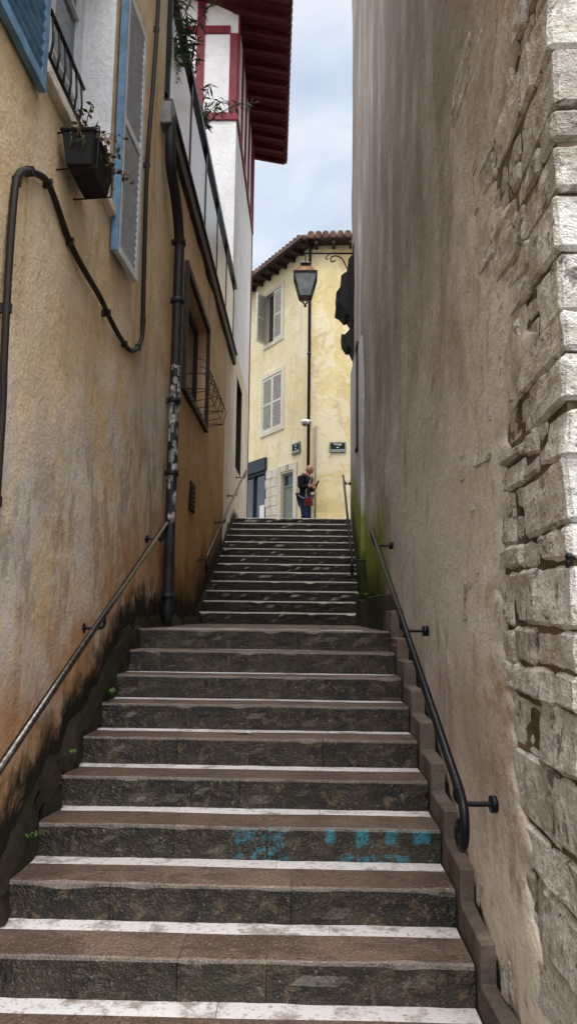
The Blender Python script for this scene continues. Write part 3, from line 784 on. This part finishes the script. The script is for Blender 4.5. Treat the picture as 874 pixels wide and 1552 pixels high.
for zz in ((3.55,4.2),(4.35,5.2)): b.obox(C,Dn,Z3,W,(door[0]+.14,door[1]-.14),zz,(-.08,-.065))
fr(b,door,.06,-.14,-.06,0,False); b.obox(C,Dn,Z3,W,(door[0]+.06,door[1]-.06),(5.35,5.41),(-.13,-.06))
b.build('door',['door'],fh,bevel=.004)
b=MB(); b.obox(C,Dn,Z3,W,(door[0]+.06,door[1]-.06),(5.41,5.71),(-.12,-.11)); b.build('door_light',['glass'],fh)
b=MB()
fr(b,(door[0]-.22,door[1]+.22,3.4,6.02),.2,.0,.035,0,False)
for i in range(9):
    z=3.42+i*.29; 
    for s in (0,1):
        a=door[1]+.23+s*.36+(i%2)*.05
        b.obox(C,Dn,Z3,W,(a,a+.35),(z,z+.28),(0,.02+.01*random.random()),0)
b.build('ashlar_surround',['stone'],fh,bevel=.01)
b=MB(); b.obox(C,Dn,Z3,W,(shop[0]-.02,shop[1]),(6.05,6.45),(.0,.09),0)
fr(b,shop,.09,-.1,.02,0); b.obox(C,Dn,Z3,W,(tp(.88),tp(.90)),(3.5,5.95),(-.1,.0),0)
b.build('shopfront',['shopblue'],fh,bevel=.006)
b=MB(); b.obox(C,Dn,Z3,W,(shop[0]+.08,shop[1]-.08),(3.5,5.96),(-.09,-.07)); b.build('shop_window',['glass'],fh)
b=MB(); b.obox(C,Dn,Z3,W,(tp(.72),tp(.80)),(4.55,5.0),(-.065,-.06)); b.build('poster',['paper'],fh)
def farshutters(h,openleft=False):
    b=MB(); fr(b,(h[0]-.13,h[1]+.13,h[2]-.13,h[3]+.13),.125,0,.03,0); b.build('window_surround',['stone'],fh)
    mid=(h[0]+h[1])/2
    o=C+Z3v*h[2]+W*(-.02)
    shutter(fh,'shutter',o+Dn*(h[0]+.01),Dn,Z3,W,mid-h[0]-.015,h[3]-h[2]-.02,'farshut','farshut',16,.04,back='farback',sw=.42)
    if openleft:
        ang=math.radians(65); U2=(-Dn)*math.cos(ang)+W*math.sin(ang); 
        shutter(fh,'shutter',C+Z3v*h[2]+W*.02+Dn*(h[1]),U2,Z3,U2.cross(Vector(Z3))*-1,mid-h[0]-.015,h[3]-h[2]-.02,'farshut','farshut',16,.04,label='half-open pale shutter',back='farback')
        b=MB(); b.obox(C,Dn,Z3,W,(mid,h[1]),(h[2],h[3]),(-.14,-.13)); b.build('window_pane',['glass'],fh)
    else:
        shutter(fh,'shutter',o+Dn*(mid+.005),Dn,Z3,W,h[1]-mid-.015,h[3]-h[2]-.02,'farshut','farshut',16,.04,back='farback',sw=.42)
farshutters(w1,True); farshutters(w2)
b=MB()
ov=.42
def eave(P,Dr,Wn,L,a0=0):
    o=P
    b.obox(o,Dr,Z3,Wn,(a0,L),(EZ-.02,EZ+.05),(-.3,ov),0)
    k=a0+.1
    while k<L:
        b.obox(o,Dr,Z3,Wn,(k,k+.09),(EZ-.14,EZ-.02),(0,ov-.05),0); k+=.5
eave(C,Dn,W,tp(2.1),-.2); eave(C+Vector((0,0,.004)),RD,RW,5,.0)
b.build('eaves',['wood'],fh)
b=MB()
def tiles(P,Dr,Wn,L,a0):
    k=a0
    while k<L:
        s=P+Dr*k; b.tube([s+Wn*(ov+.05)+Z3v*(EZ+.09),s-Wn*3+Z3v*(EZ+.09+1.0)],.105,8,0); k+=.21
    b.obox(P,Dr,Z3,Wn,(a0,L),(EZ+.05,EZ+.09),(-.3,ov),0)
    b.poly([P+Dr*a0+Wn*ov+Z3v*(EZ+.07),P+Dr*L+Wn*ov+Z3v*(EZ+.07),P+Dr*L-Wn*3+Z3v*(EZ+1.05),P+Dr*a0-Wn*3+Z3v*(EZ+1.05)],0)
tiles(C,Dn,W,tp(2.1),.0); tiles(C+Vector((0,0,.006)),RD,RW,5,0.0)
b.build('roof',['tile'],fh)
b=MB(); gx=C+(W+RW).normalized()*.09
b.tube([gx+Z3v*3.4,gx+Z3v*(EZ-.15),gx+(W+RW).normalized()*.25+Z3v*(EZ-.02)],.045,8)
for z in (5,7,9,11): b.tube([gx+Z3v*z,gx+Z3v*(z+.06)],.06,8)
b.build('downpipe',['gutter'],fh)
b=MB(); b.tube([C+W*(ov+.05)+Dn*(-.3)+Z3v*(EZ+.0),C+W*(ov+.05)+Dn*tp(2.1)+Z3v*(EZ)],.06,8); b.build('gutter',['gutter'],fh)
b=MB(); q=C+RD*.16+RW*.05; b.tube([q+Z3v*3.4,q+Z3v*6.9],.025,8); b.build('conduit',['zinc'],fh)
cl=thing('wall_camera',(0,20.8,6.9),'small white dome lamp on the corner of the yellow house','camera')
b=MB(); b.tube([(.16,20.95,7.05),(.0,20.78,7.05)],.03,8); b.sphere((-.02,20.75,6.98),.13,(1,1,.55)); b.build('housing',['paper'],cl)
b=MB(); b.sphere((-.02,20.75,6.92),.085,(1,1,.8)); b.build('dome',['zinc'],cl)

def text_mesh(name, tx_, sz, o, U_, V_, mat, parent):
    b=MB(); o=Vector(o);U_=Vector(U_);V_=Vector(V_)
    cu=bpy.data.curves.new('t','FONT'); cu.body=tx_; cu.size=sz; cu.align_x='CENTER'; cu.align_y='CENTER'; cu.offset=sz*.012
    ob=bpy.data.objects.new('t',cu); COL.objects.link(ob)
    bpy.context.view_layer.update()
    me=bpy.data.meshes.new_from_object(ob.evaluated_get(bpy.context.evaluated_depsgraph_get()))
    for v in me.vertices: b.v.append(tuple(o+U_*v.co.x+V_*v.co.y))
    for p in me.polygons: b.face([k for k in p.vertices],0,.5)
    bpy.data.objects.remove(ob); bpy.data.curves.remove(cu); bpy.data.meshes.remove(me)
    return b.build(name,[mat],parent)
def street_sign(o,Ux,Wx,w,h,lines,label):
    t=thing('street_sign',o,label,'sign','enamel street name plates'); o=Vector(o)
    b=MB(); b.obox(o,Ux,Z3,Wx,(-w/2,w/2),(-h/2,h/2),(0,.018)); b.build('plate',['sign'],t,bevel=.004)
    b=MB(); tt_=.008; m_=.018
    for u,v in (((-w/2+m_,w/2-m_),(h/2-m_-tt_,h/2-m_)),((-w/2+m_,w/2-m_),(-h/2+m_,-h/2+m_+tt_)),((-w/2+m_,-w/2+m_+tt_),(-h/2+m_+tt_,h/2-m_-tt_)),((w/2-m_-tt_,w/2-m_),(-h/2+m_+tt_,h/2-m_-tt_))):
        b.obox(o,Ux,Z3,Wx,u,v,(.018,.021))
    b.build('border',['signwhite'],t)
    for i,(s_,sz) in enumerate(lines):
        text_mesh('lettering',s_,sz,o+Vector(Wx)*.022+Z3v*((1-i)*.078*1.12),Ux,Z3,'signwhite',t)
street_sign(C+RD*.78+RW*.02+Z3v*6.30,RD,RW,.46,.30,[('Passage',.075),('des',.06),('CACOLETS',.078)],'dark enamel plate reading Passage des CACOLETS')
street_sign(C+Dn*tp(.19)+W*.02+Z3v*6.40,-Dn,W,.46,.34,[('Rue',.075),('des',.06),('PREBENDES',.072)],'dark enamel street name plate beside corner pipe')
text_mesh('house_number','13',.2,C+Dn*tp(.32)+W*.04+Z3v*5.92,-Dn,Z3,'sign',fh)

# ------------------------------------------------------------------ lantern
lt=thing('street_lantern',(.85,13.6,7.5),'black and copper street lantern on scrolled wall bracket','street lamp')
lc=Vector((-.03,13.7,7.60))
b=MB(); xw=.87
za=lc.z+.86
b.tube([(xw,13.7,za),(lc.x-.03,13.7,za)],.017,8); b.box(xw-.01,xw+.02,13.64,13.76,za-.5,za+.15)
b.tube([(lc.x,13.7,za),(lc.x,13.7,za-.22)],.014,6)
b.tube(smooth([(xw,13.7,za-.42),(xw-.1,13.7,za-.32),(xw-.2,13.7,za-.12),(xw-.32,13.7,za-.05),(xw-.42,13.7,za-.09),(xw-.40,13.7,za-.17),(xw-.33,13.7,za-.14)],5),.013,6)
b.tube(smooth([(xw-.45,13.7,za-.02),(xw-.52,13.7,za-.09),(xw-.47,13.7,za-.12)],4),.010,6)
b.build('bracket',['black'],lt)
def ring4(w,z): return [(lc.x-w,lc.y-w,z),(lc.x+w,lc.y-w,z),(lc.x+w,lc.y+w,z),(lc.x-w,lc.y+w,z)]
def fru(b,w0,z0,w1,z1,mi=0): b.hexa(ring4(w0,z0)+ring4(w1,z1),mi)
z0=lc.z
b=MB(); fru(b,.20,z0+.42,.13,z0+.54); fru(b,.13,z0+.54,.10,z0+.57); b.build('cap',['copper'],lt,bevel=.004)
b=MB(); fru(b,.075,z0+.57,.09,z0+.63); fru(b,.10,z0+.63,.035,z0+.69)
fru(b,.225,z0+.385,.225,z0+.42); fru(b,.115,z0-.05,.115,z0-.02)
for i in range(4):
    p=ring4(.11,z0-.03)[i]; q_=ring4(.215,z0+.39)[i]; b.tube([p,q_],.013,6)
for i in range(4):
    p=ring4(.105,z0-.04)[i]; b.tube(smooth([p,Vector(p)*.5+Vector((lc.x,lc.y,z0-.2))*.5+Vector((0,0,.02)),(lc.x,lc.y,z0-.17)],3),.010,5)
b.sphere((lc.x,lc.y,z0-.19),.028)
b.build('frame',['black'],lt)
b=MB(); fru(b,.098,z0-.015,.203,z0+.38); b.build('glass',['lampglass'],lt)

aw=thing('folded_awning',(.75,13.6,6.5),'black folded fabric awning hung on the wall end','awning')
b=MB()
def hull(pts,y0,y1):
    n=len(pts); v=len(b.v)
    for y in (y0,y1):
        for p in pts: b.v.append((p[0],y+random.uniform(-.03,.03),p[1]))
    b.face([v+i for i in range(n)],0); b.face([v+n+i for i in reversed(range(n))],0)
    for i in range(n): j=(i+1)%n; b.face((v+j,v+i,v+n+i,v+n+j),0)
hull([(.92,8.60),(.86,8.5),(.84,8.25),(.76,8.15),(.74,7.92),(.63,7.85),(.64,7.66),(.54,7.50),(.56,7.34),(.53,7.22),(.62,7.16),(.70,7.06),(.76,7.08),(.84,6.94),(.92,6.95)],13.3,13.8)
b.build('canopy',['blackm'],aw,bevel=.008,recalc=True)
b=MB()
hull([(.92,6.88),(.80,6.84),(.70,6.72),(.64,6.74),(.66,6.58),(.74,6.46),(.80,6.48),(.86,6.34),(.92,6.36)],13.35,13.75)
b.build('valance',['blackm'],aw,bevel=.008,recalc=True)

# ------------------------------------------------------------------ person
def skin_mesh(verts, edges, roots=(0,), sub=1):
    me=bpy.data.meshes.new('s'); me.from_pydata([v[0] for v in verts],edges,[])
    ob=bpy.data.objects.new('s',me); COL.objects.link(ob)
    md=ob.modifiers.new('sk','SKIN'); md.use_smooth_shade=True
    for i,v in enumerate(verts):
        r=v[1]; r=(r,r) if not isinstance(r,tuple) else r
        me.skin_vertices[0].data[i].radius=r
        me.skin_vertices[0].data[i].use_root=(i in roots)
    s_=ob.modifiers.new('ss','SUBSURF'); s_.levels=sub; s_.render_levels=sub
    bpy.context.view_layer.update()
    out=bpy.data.meshes.new_from_object(ob.evaluated_get(bpy.context.evaluated_depsgraph_get()))
    bpy.data.objects.remove(ob); return out
def mb_from(me, xf):
    b=MB(); b.v=[tuple(xf@v.co) for v in me.vertices]
    for p in me.polygons: b.face(tuple(p.vertices),0,.5,True)
    return b
PF=Matrix.Translation((.0,17.5,3.409))@Matrix.Rotation(math.radians(-30),4,'Z')
person=thing('person',(.0,17.5,3.409),'balding person in navy jacket and jeans looking down at a phone','person')
V=[((0,0,.95),(.12,.15)),((0.0,0,1.10),(.105,.14)),((.02,0,1.28),(.12,.16)),((.03,0,1.41),(.09,.12)),((.075,0,1.48),.052),((.10,0,1.53),.05),
   ((0,.095,.90),.088),((.03,.11,.50),.06),((-.01,.115,.09),.04),((.10,.12,.035),.038),((.17,.125,.03),.03),
   ((0,-.095,.90),.088),((.05,-.10,.50),.06),((.03,-.105,.09),.04),((.14,-.11,.035),.038),((.21,-.115,.03),.03),
   ((.03,.17,1.39),.058),((-.02,.235,1.13),.045),((.17,.13,1.12),.034),((.23,.085,1.15),.026),
   ((.03,-.17,1.39),.058),((-.02,-.235,1.13),.045),((.17,-.12,1.15),.034),((.23,-.065,1.19),.026)]
E=[(0,1),(1,2),(2,3),(3,4),(4,5),(0,6),(6,7),(7,8),(8,9),(9,10),(0,11),(11,12),(12,13),(13,14),(14,15),(3,16),(16,17),(17,18),(18,19),(3,20),(20,21),(21,22),(22,23)]
roots=[0]
for side,base in ((1,Vector((.23,.085,1.15))),(-1,Vector((.23,-.065,1.19)))):
    for f in range(4):
        i=len(V); L=(.034,.04,.042,.034)[f]
        o=base+Vector((.005,0,(f-1.5)*.016))
        V+= [(tuple(o),.0085),(tuple(o+Vector((L,-side*.004,.004))),.008),(tuple(o+Vector((L*1.5,-side*.028,.006))),.0075),(tuple(o+Vector((L*1.35,-side*.045,.008))),.007)]
        E+= [(i,i+1),(i+1,i+2),(i+2,i+3)]; roots.append(i)
    i=len(V); o=base+Vector((-.02,0,.02)); V+=[(tuple(o),.0095),(tuple(o+Vector((.015,-side*.02,.03))),.009),(tuple(o+Vector((.04,-side*.03,.04))),.008)]
    E+=[(i,i+1),(i+1,i+2)]; roots.append(i)
b=mb_from(skin_mesh(V,E,roots,2),PF)
HM=PF@Matrix.Translation((.125,0,1.575))@Matrix.Rotation(math.radians(38),4,'Y')
def headv(p):
    x,y,z=p
    if z<0: x=x*(1-.15*abs(z)/.115)+.012*abs(z)/.115; y*=1-.35*abs(z)/.115
    return (x,y,z)
n0=len(b.v); hb=MB(); hb.sphere((0,0,0),1,(.098,.076,.115),20,14)
hb.v=[headv(v) for v in hb.v]
hb.sphere((.104,0,-.015),.016,(1.1,.8,1.5),8,6)
hb.sphere((.09,0,-.055),.014,(.7,1.8,.5),8,6)
hb.sphere((.07,0,-.092),.024,(1,1.1,.8),8,6)
for s in (1,-1):
    hb.sphere((.082,s*.032,.012),.013,(.6,1,.7),8,6)
    hb.sphere((.083,s*.032,.032),.016,(.5,1.3,.4),8,6)
    hb.sphere((.0,s*.080,-.005),.024,(.8,.35,1.3),8,6)
for v in hb.v: b.v.append(tuple(HM@Vector(v)))
for f in hb.f: b.face([n0+i for i in f],0,.5,True)
b.build('body',['skin'],person)
h2=MB(); h2.sphere((-.012,0,.0),1,(.094,.080,.095),18,12)
h2.v=[tuple(HM@Vector((v[0] if v[0]<.03 else .03,v[1],min(v[2],.055)))) for v in h2.v]
h2.build('hair',['hair'],person)
def grow(vs,k): return [(v[0],tuple(q+k for q in v[1]) if isinstance(v[1],tuple) else v[1]+k) for v in vs]
J=grow([((0,0,.86),(.125,.155)),((0,0,.98),(.12,.155)),((0.0,0,1.12),(.115,.15)),((.02,0,1.28),(.125,.165)),((.03,0,1.41),(.10,.13)),((.065,0,1.475),.06),
  ((.03,.17,1.39),.062),((-.02,.235,1.13),.052),((.18,.12,1.125),.038),
  ((.03,-.17,1.39),.062),((-.02,-.235,1.13),.052),((.18,-.11,1.155),.038)],.018)
b=mb_from(skin_mesh(J,[(0,1),(1,2),(2,3),(3,4),(4,5),(4,6),(6,7),(7,8),(4,9),(9,10),(10,11)],(0,),2),PF); b.build('jacket',['navy'],person)
T_=grow([((0,0,.93),(.12,.15)),((0,.095,.88),.088),((.03,.11,.50),.064),((-.01,.115,.11),.055),((0,-.095,.88),.088),((.05,-.10,.50),.064),((.03,-.105,.11),.055)],.016)
b=mb_from(skin_mesh(T_,[(0,1),(1,2),(2,3),(0,4),(4,5),(5,6)],(0,),2),PF); b.build('trousers',['jeans'],person)
for s,ox in ((1,0),(-1,.04)):
    b=mb_from(skin_mesh([((-.05+ox,s*.115,.045),(.045,.045)),((.06+ox,s*.118,.045),(.05,.042)),((.19+ox,s*.122,.035),(.045,.034))],[(0,1),(1,2)],(0,),2),PF); b.build('shoe',['shoe'],person)
ph=MB(); ph.obox(PF@Vector((.295,.010,1.18)),PF.to_3x3()@Vector((0,1,0)),PF.to_3x3()@Vector((.5,0,.86)),PF.to_3x3()@Vector((-.86,0,.5)),(-.037,.037),(-.02,.13),(0,.009))
tag(ph.build('phone',['black'],bevel=.003),'black phone held at chest height','phone')
bg=thing('shoulder_bag',PF@Vector((.2,-.2,.75)),'red-brown shoulder bag with pale strap hanging at the hip','bag')
b=MB(); b.hexa([tuple(PF@Vector(p)) for p in ((.12,-.26,.68),(.33,-.24,.68),(.33,-.15,.68),(.12,-.17,.68),(.14,-.255,.86),(.31,-.24,.86),(.31,-.17,.86),(.14,-.185,.86))])
b.build('pouch',['bag'],bg,bevel=.02,seg=3)
b=MB(); b.hexa([tuple(PF@Vector(p)) for p in ((.135,-.268,.76),(.315,-.252,.76),(.315,-.245,.76),(.135,-.26,.76),(.135,-.265,.87),(.315,-.25,.87),(.315,-.16,.87),(.135,-.175,.87))]); b.build('flap',['bag'],bg,bevel=.006)
b=MB(); b.tube(smooth([PF@Vector(p) for p in ((.14,-.2,.86),(.13,-.16,1.1),(.155,-.03,1.28),(.10,.10,1.44),(.02,.13,1.46),(-.08,.08,1.38),(-.14,-.08,1.15),(-.05,-.2,.95),(.13,-.22,.86))],5),.010,6); b.build('strap',['strap'],bg)

# ------------------------------------------------------------------ plants
def shrub(name,base,n,spread,length,label,leafL=.11,droop=.5,dirx=(0,0,0),mat='leaf'):
    t=thing(name,base,label,'plant','terrace plants')
    br=MB(); lf=MB(); base=Vector(base)
    for i in range(n):
        d=Vector((random.uniform(-1,1)*spread,random.uniform(-1,1)*spread,1))+Vector(dirx); d.normalize()
        L=length*random.uniform(.6,1.1); pts=[]
        for k in range(9):
            s_=k/8; p=base+d*L*s_+Vector((d.x*.3*s_*s_*L,d.y*.3*s_*s_*L,-droop*L*s_*s_))
            pts.append(p)
        br.tube(pts,[.009*(1-.8*k/8) for k in range(9)],5)
        for k in range(2,9):
            for _ in range(6):
                p=pts[k-1].lerp(pts[k],random.random()); a=Vector((random.uniform(-1,1),random.uniform(-1,1),random.uniform(-.9,.6))).normalized()
                w=a.cross(Vector((random.random(),random.random(),random.random()))).normalized()
                l=leafL*random.uniform(.6,1.3); ww=l*.10; r=random.random()
                n1=len(lf.v); lf.v+= [tuple(p),tuple(p+a*l*.45+w*ww),tuple(p+a*l+Vector((0,0,-.02))),tuple(p+a*l*.45-w*ww)]
                lf.face((n1,n1+1,n1+2,n1+3),0,r)
    br.build('stems',['twig'],t); lf.build('leaves',[mat],t)
shrub('terrace_shrub',(-1.50,6.9,6.7),20,.35,1.6,'narrow-leaved oleander overhanging the terrace railing',.12,.35,(.05,0,0))
shrub('terrace_shrub',(-1.5,9.3,7.9),11,.45,1.1,'sparse bamboo plant arching over the terrace railing',.12,.5,(.34,0,0))
def weed(p,s,n):
    b=MB(); p=Vector(p)
    for i in range(n):
        a=random.uniform(0,6.28); l=s*random.uniform(.5,1); d=Vector((math.cos(a)*.8,math.sin(a),random.uniform(.5,1.6))).normalized()
        w=d.cross(Vector((0,0,1))).normalized()*l*.22; o=p+Vector((random.uniform(-.02,.02),random.uniform(-.05,.05),0))
        n1=len(b.v); b.v+=[tuple(o),tuple(o+d*l*.5+w),tuple(o+d*l+Vector((0,0,-.2*l))),tuple(o+d*l*.5-w)]; b.face((n1,n1+1,n1+2,n1+3),0)
    tag(b.build('weed',['leafy']),'small green weed in the stair edge joint','plant','weeds along the stair edge')
for p,s,n in (((-1.24,3.05,.33),.07,26),((-1.25,3.7,.58),.05,16),((-1.25,5.0,1.1),.06,18),((-1.26,4.3,.85),.04,12),((-1.27,10.4,1.95),.08,14),((-1.27,12.9,3.0),.1,16),((.64,5.6,1.4),.04,10),((-1.26,5.8,1.5),.05,10),((.70,8.2,1.80),.13,34),((.72,9.2,1.80),.16,40)):
    weed(p,s,n)
b=MB()
b.poly([(-.42,4.71,.905),(-.36,4.69,.918),(-.31,4.72,.906),(-.33,4.76,.912),(-.40,4.75,.904)],0)
tag(b.build('paper_scrap',['paper']),'crumpled white paper scrap on a step','litter')

# ------------------------------------------------------------------ world, sun, camera
w=bpy.data.worlds.new('World'); S.world=w; w.use_nodes=True; nt=w.node_tree; nt.nodes.clear()
out=nt.nodes.new('ShaderNodeOutputWorld'); add=nt.nodes.new('ShaderNodeAddShader')
bg1=nt.nodes.new('ShaderNodeBackground'); sky=nt.nodes.new('ShaderNodeTexSky'); sky.sky_type='NISHITA'; sky.sun_disc=False
sky.sun_elevation=math.radians(55); sky.sun_rotation=math.radians(165); bg1.inputs[1].default_value=.05
nt.links.new(sky.outputs[0],bg1.inputs[0])
bg2=nt.nodes.new('ShaderNodeBackground'); tc=nt.nodes.new('ShaderNodeTexCoord')
ns=nt.nodes.new('ShaderNodeTexNoise'); ns.inputs['Scale'].default_value=4.5; ns.inputs['Detail'].default_value=4; ns.inputs['Distortion'].default_value=.4
mp=nt.nodes.new('ShaderNodeMapping'); mp.inputs['Scale'].default_value=(1,1,1.8); nt.links.new(tc.outputs['Generated'],mp.inputs[0]); nt.links.new(mp.outputs[0],ns.inputs['Vector'])
def mrange(a,b,c,d,src):
    m=nt.nodes.new('ShaderNodeMapRange'); m.inputs[1].default_value=a; m.inputs[2].default_value=b; m.inputs[3].default_value=c; m.inputs[4].default_value=d; nt.links.new(src,m.inputs[0]); return m.outputs[0]
mx=nt.nodes.new('ShaderNodeMix'); mx.data_type='RGBA'; mx.inputs[6].default_value=(.52,.60,.71,1); mx.inputs[7].default_value=(.82,.84,.87,1); nt.links.new(mrange(.36,.60,0,1,ns.outputs['Fac']),mx.inputs[0])
sx=nt.nodes.new('ShaderNodeSeparateXYZ'); nt.links.new(tc.outputs['Generated'],sx.inputs[0])
zz_=mrange(.68,.92,1.0,5.2,sx.outputs[2]); yy_=mrange(.1,-.6,1.0,2.5,sx.outputs[1])
mm=nt.nodes.new('ShaderNodeMath'); mm.operation='MULTIPLY'; nt.links.new(zz_,mm.inputs[0]); nt.links.new(yy_,mm.inputs[1])
warm=nt.nodes.new('ShaderNodeMix'); warm.data_type='RGBA'; nt.links.new(mrange(1.2,3.0,0,1,mm.outputs[0]),warm.inputs[0]); nt.links.new(mx.outputs[2],warm.inputs[6]); warm.inputs[7].default_value=(.77,.78,.78,1)
nt.links.new(warm.outputs[2],bg2.inputs[0]); nt.links.new(mm.outputs[0],bg2.inputs[1])
nt.links.new(bg1.outputs[0],add.inputs[0]); nt.links.new(bg2.outputs[0],add.inputs[1]); nt.links.new(add.outputs[0],out.inputs[0])
sl=bpy.data.lights.new('sun','SUN'); sl.energy=1.1; sl.angle=math.radians(35); sl.color=(1,.97,.93)
so=bpy.data.objects.new('sun',sl); COL.objects.link(so)
dirv=Vector((-.22,1,-1.45)).normalized(); so.rotation_euler=dirv.to_track_quat('-Z','Y').to_euler(); so.location=(0,-5,20)
cam=bpy.data.cameras.new('camera'); co=bpy.data.objects.new('camera',cam); COL.objects.link(co)
cam.sensor_fit='VERTICAL'; cam.sensor_height=36; cam.sensor_width=20.27; cam.lens=36*1150/1552; cam.clip_end=2000; cam.clip_start=.05
co.matrix_world=Matrix.Translation((0,0,EYE))@Matrix.Rotation(math.radians(1.24),4,'Z')@Matrix.Rotation(math.radians(90+7.7),4,'X')@Matrix.Rotation(math.radians(.7),4,'Z')
S.camera=co
S.view_settings.view_transform='Standard'; S.view_settings.look='None'; S.view_settings.exposure=0
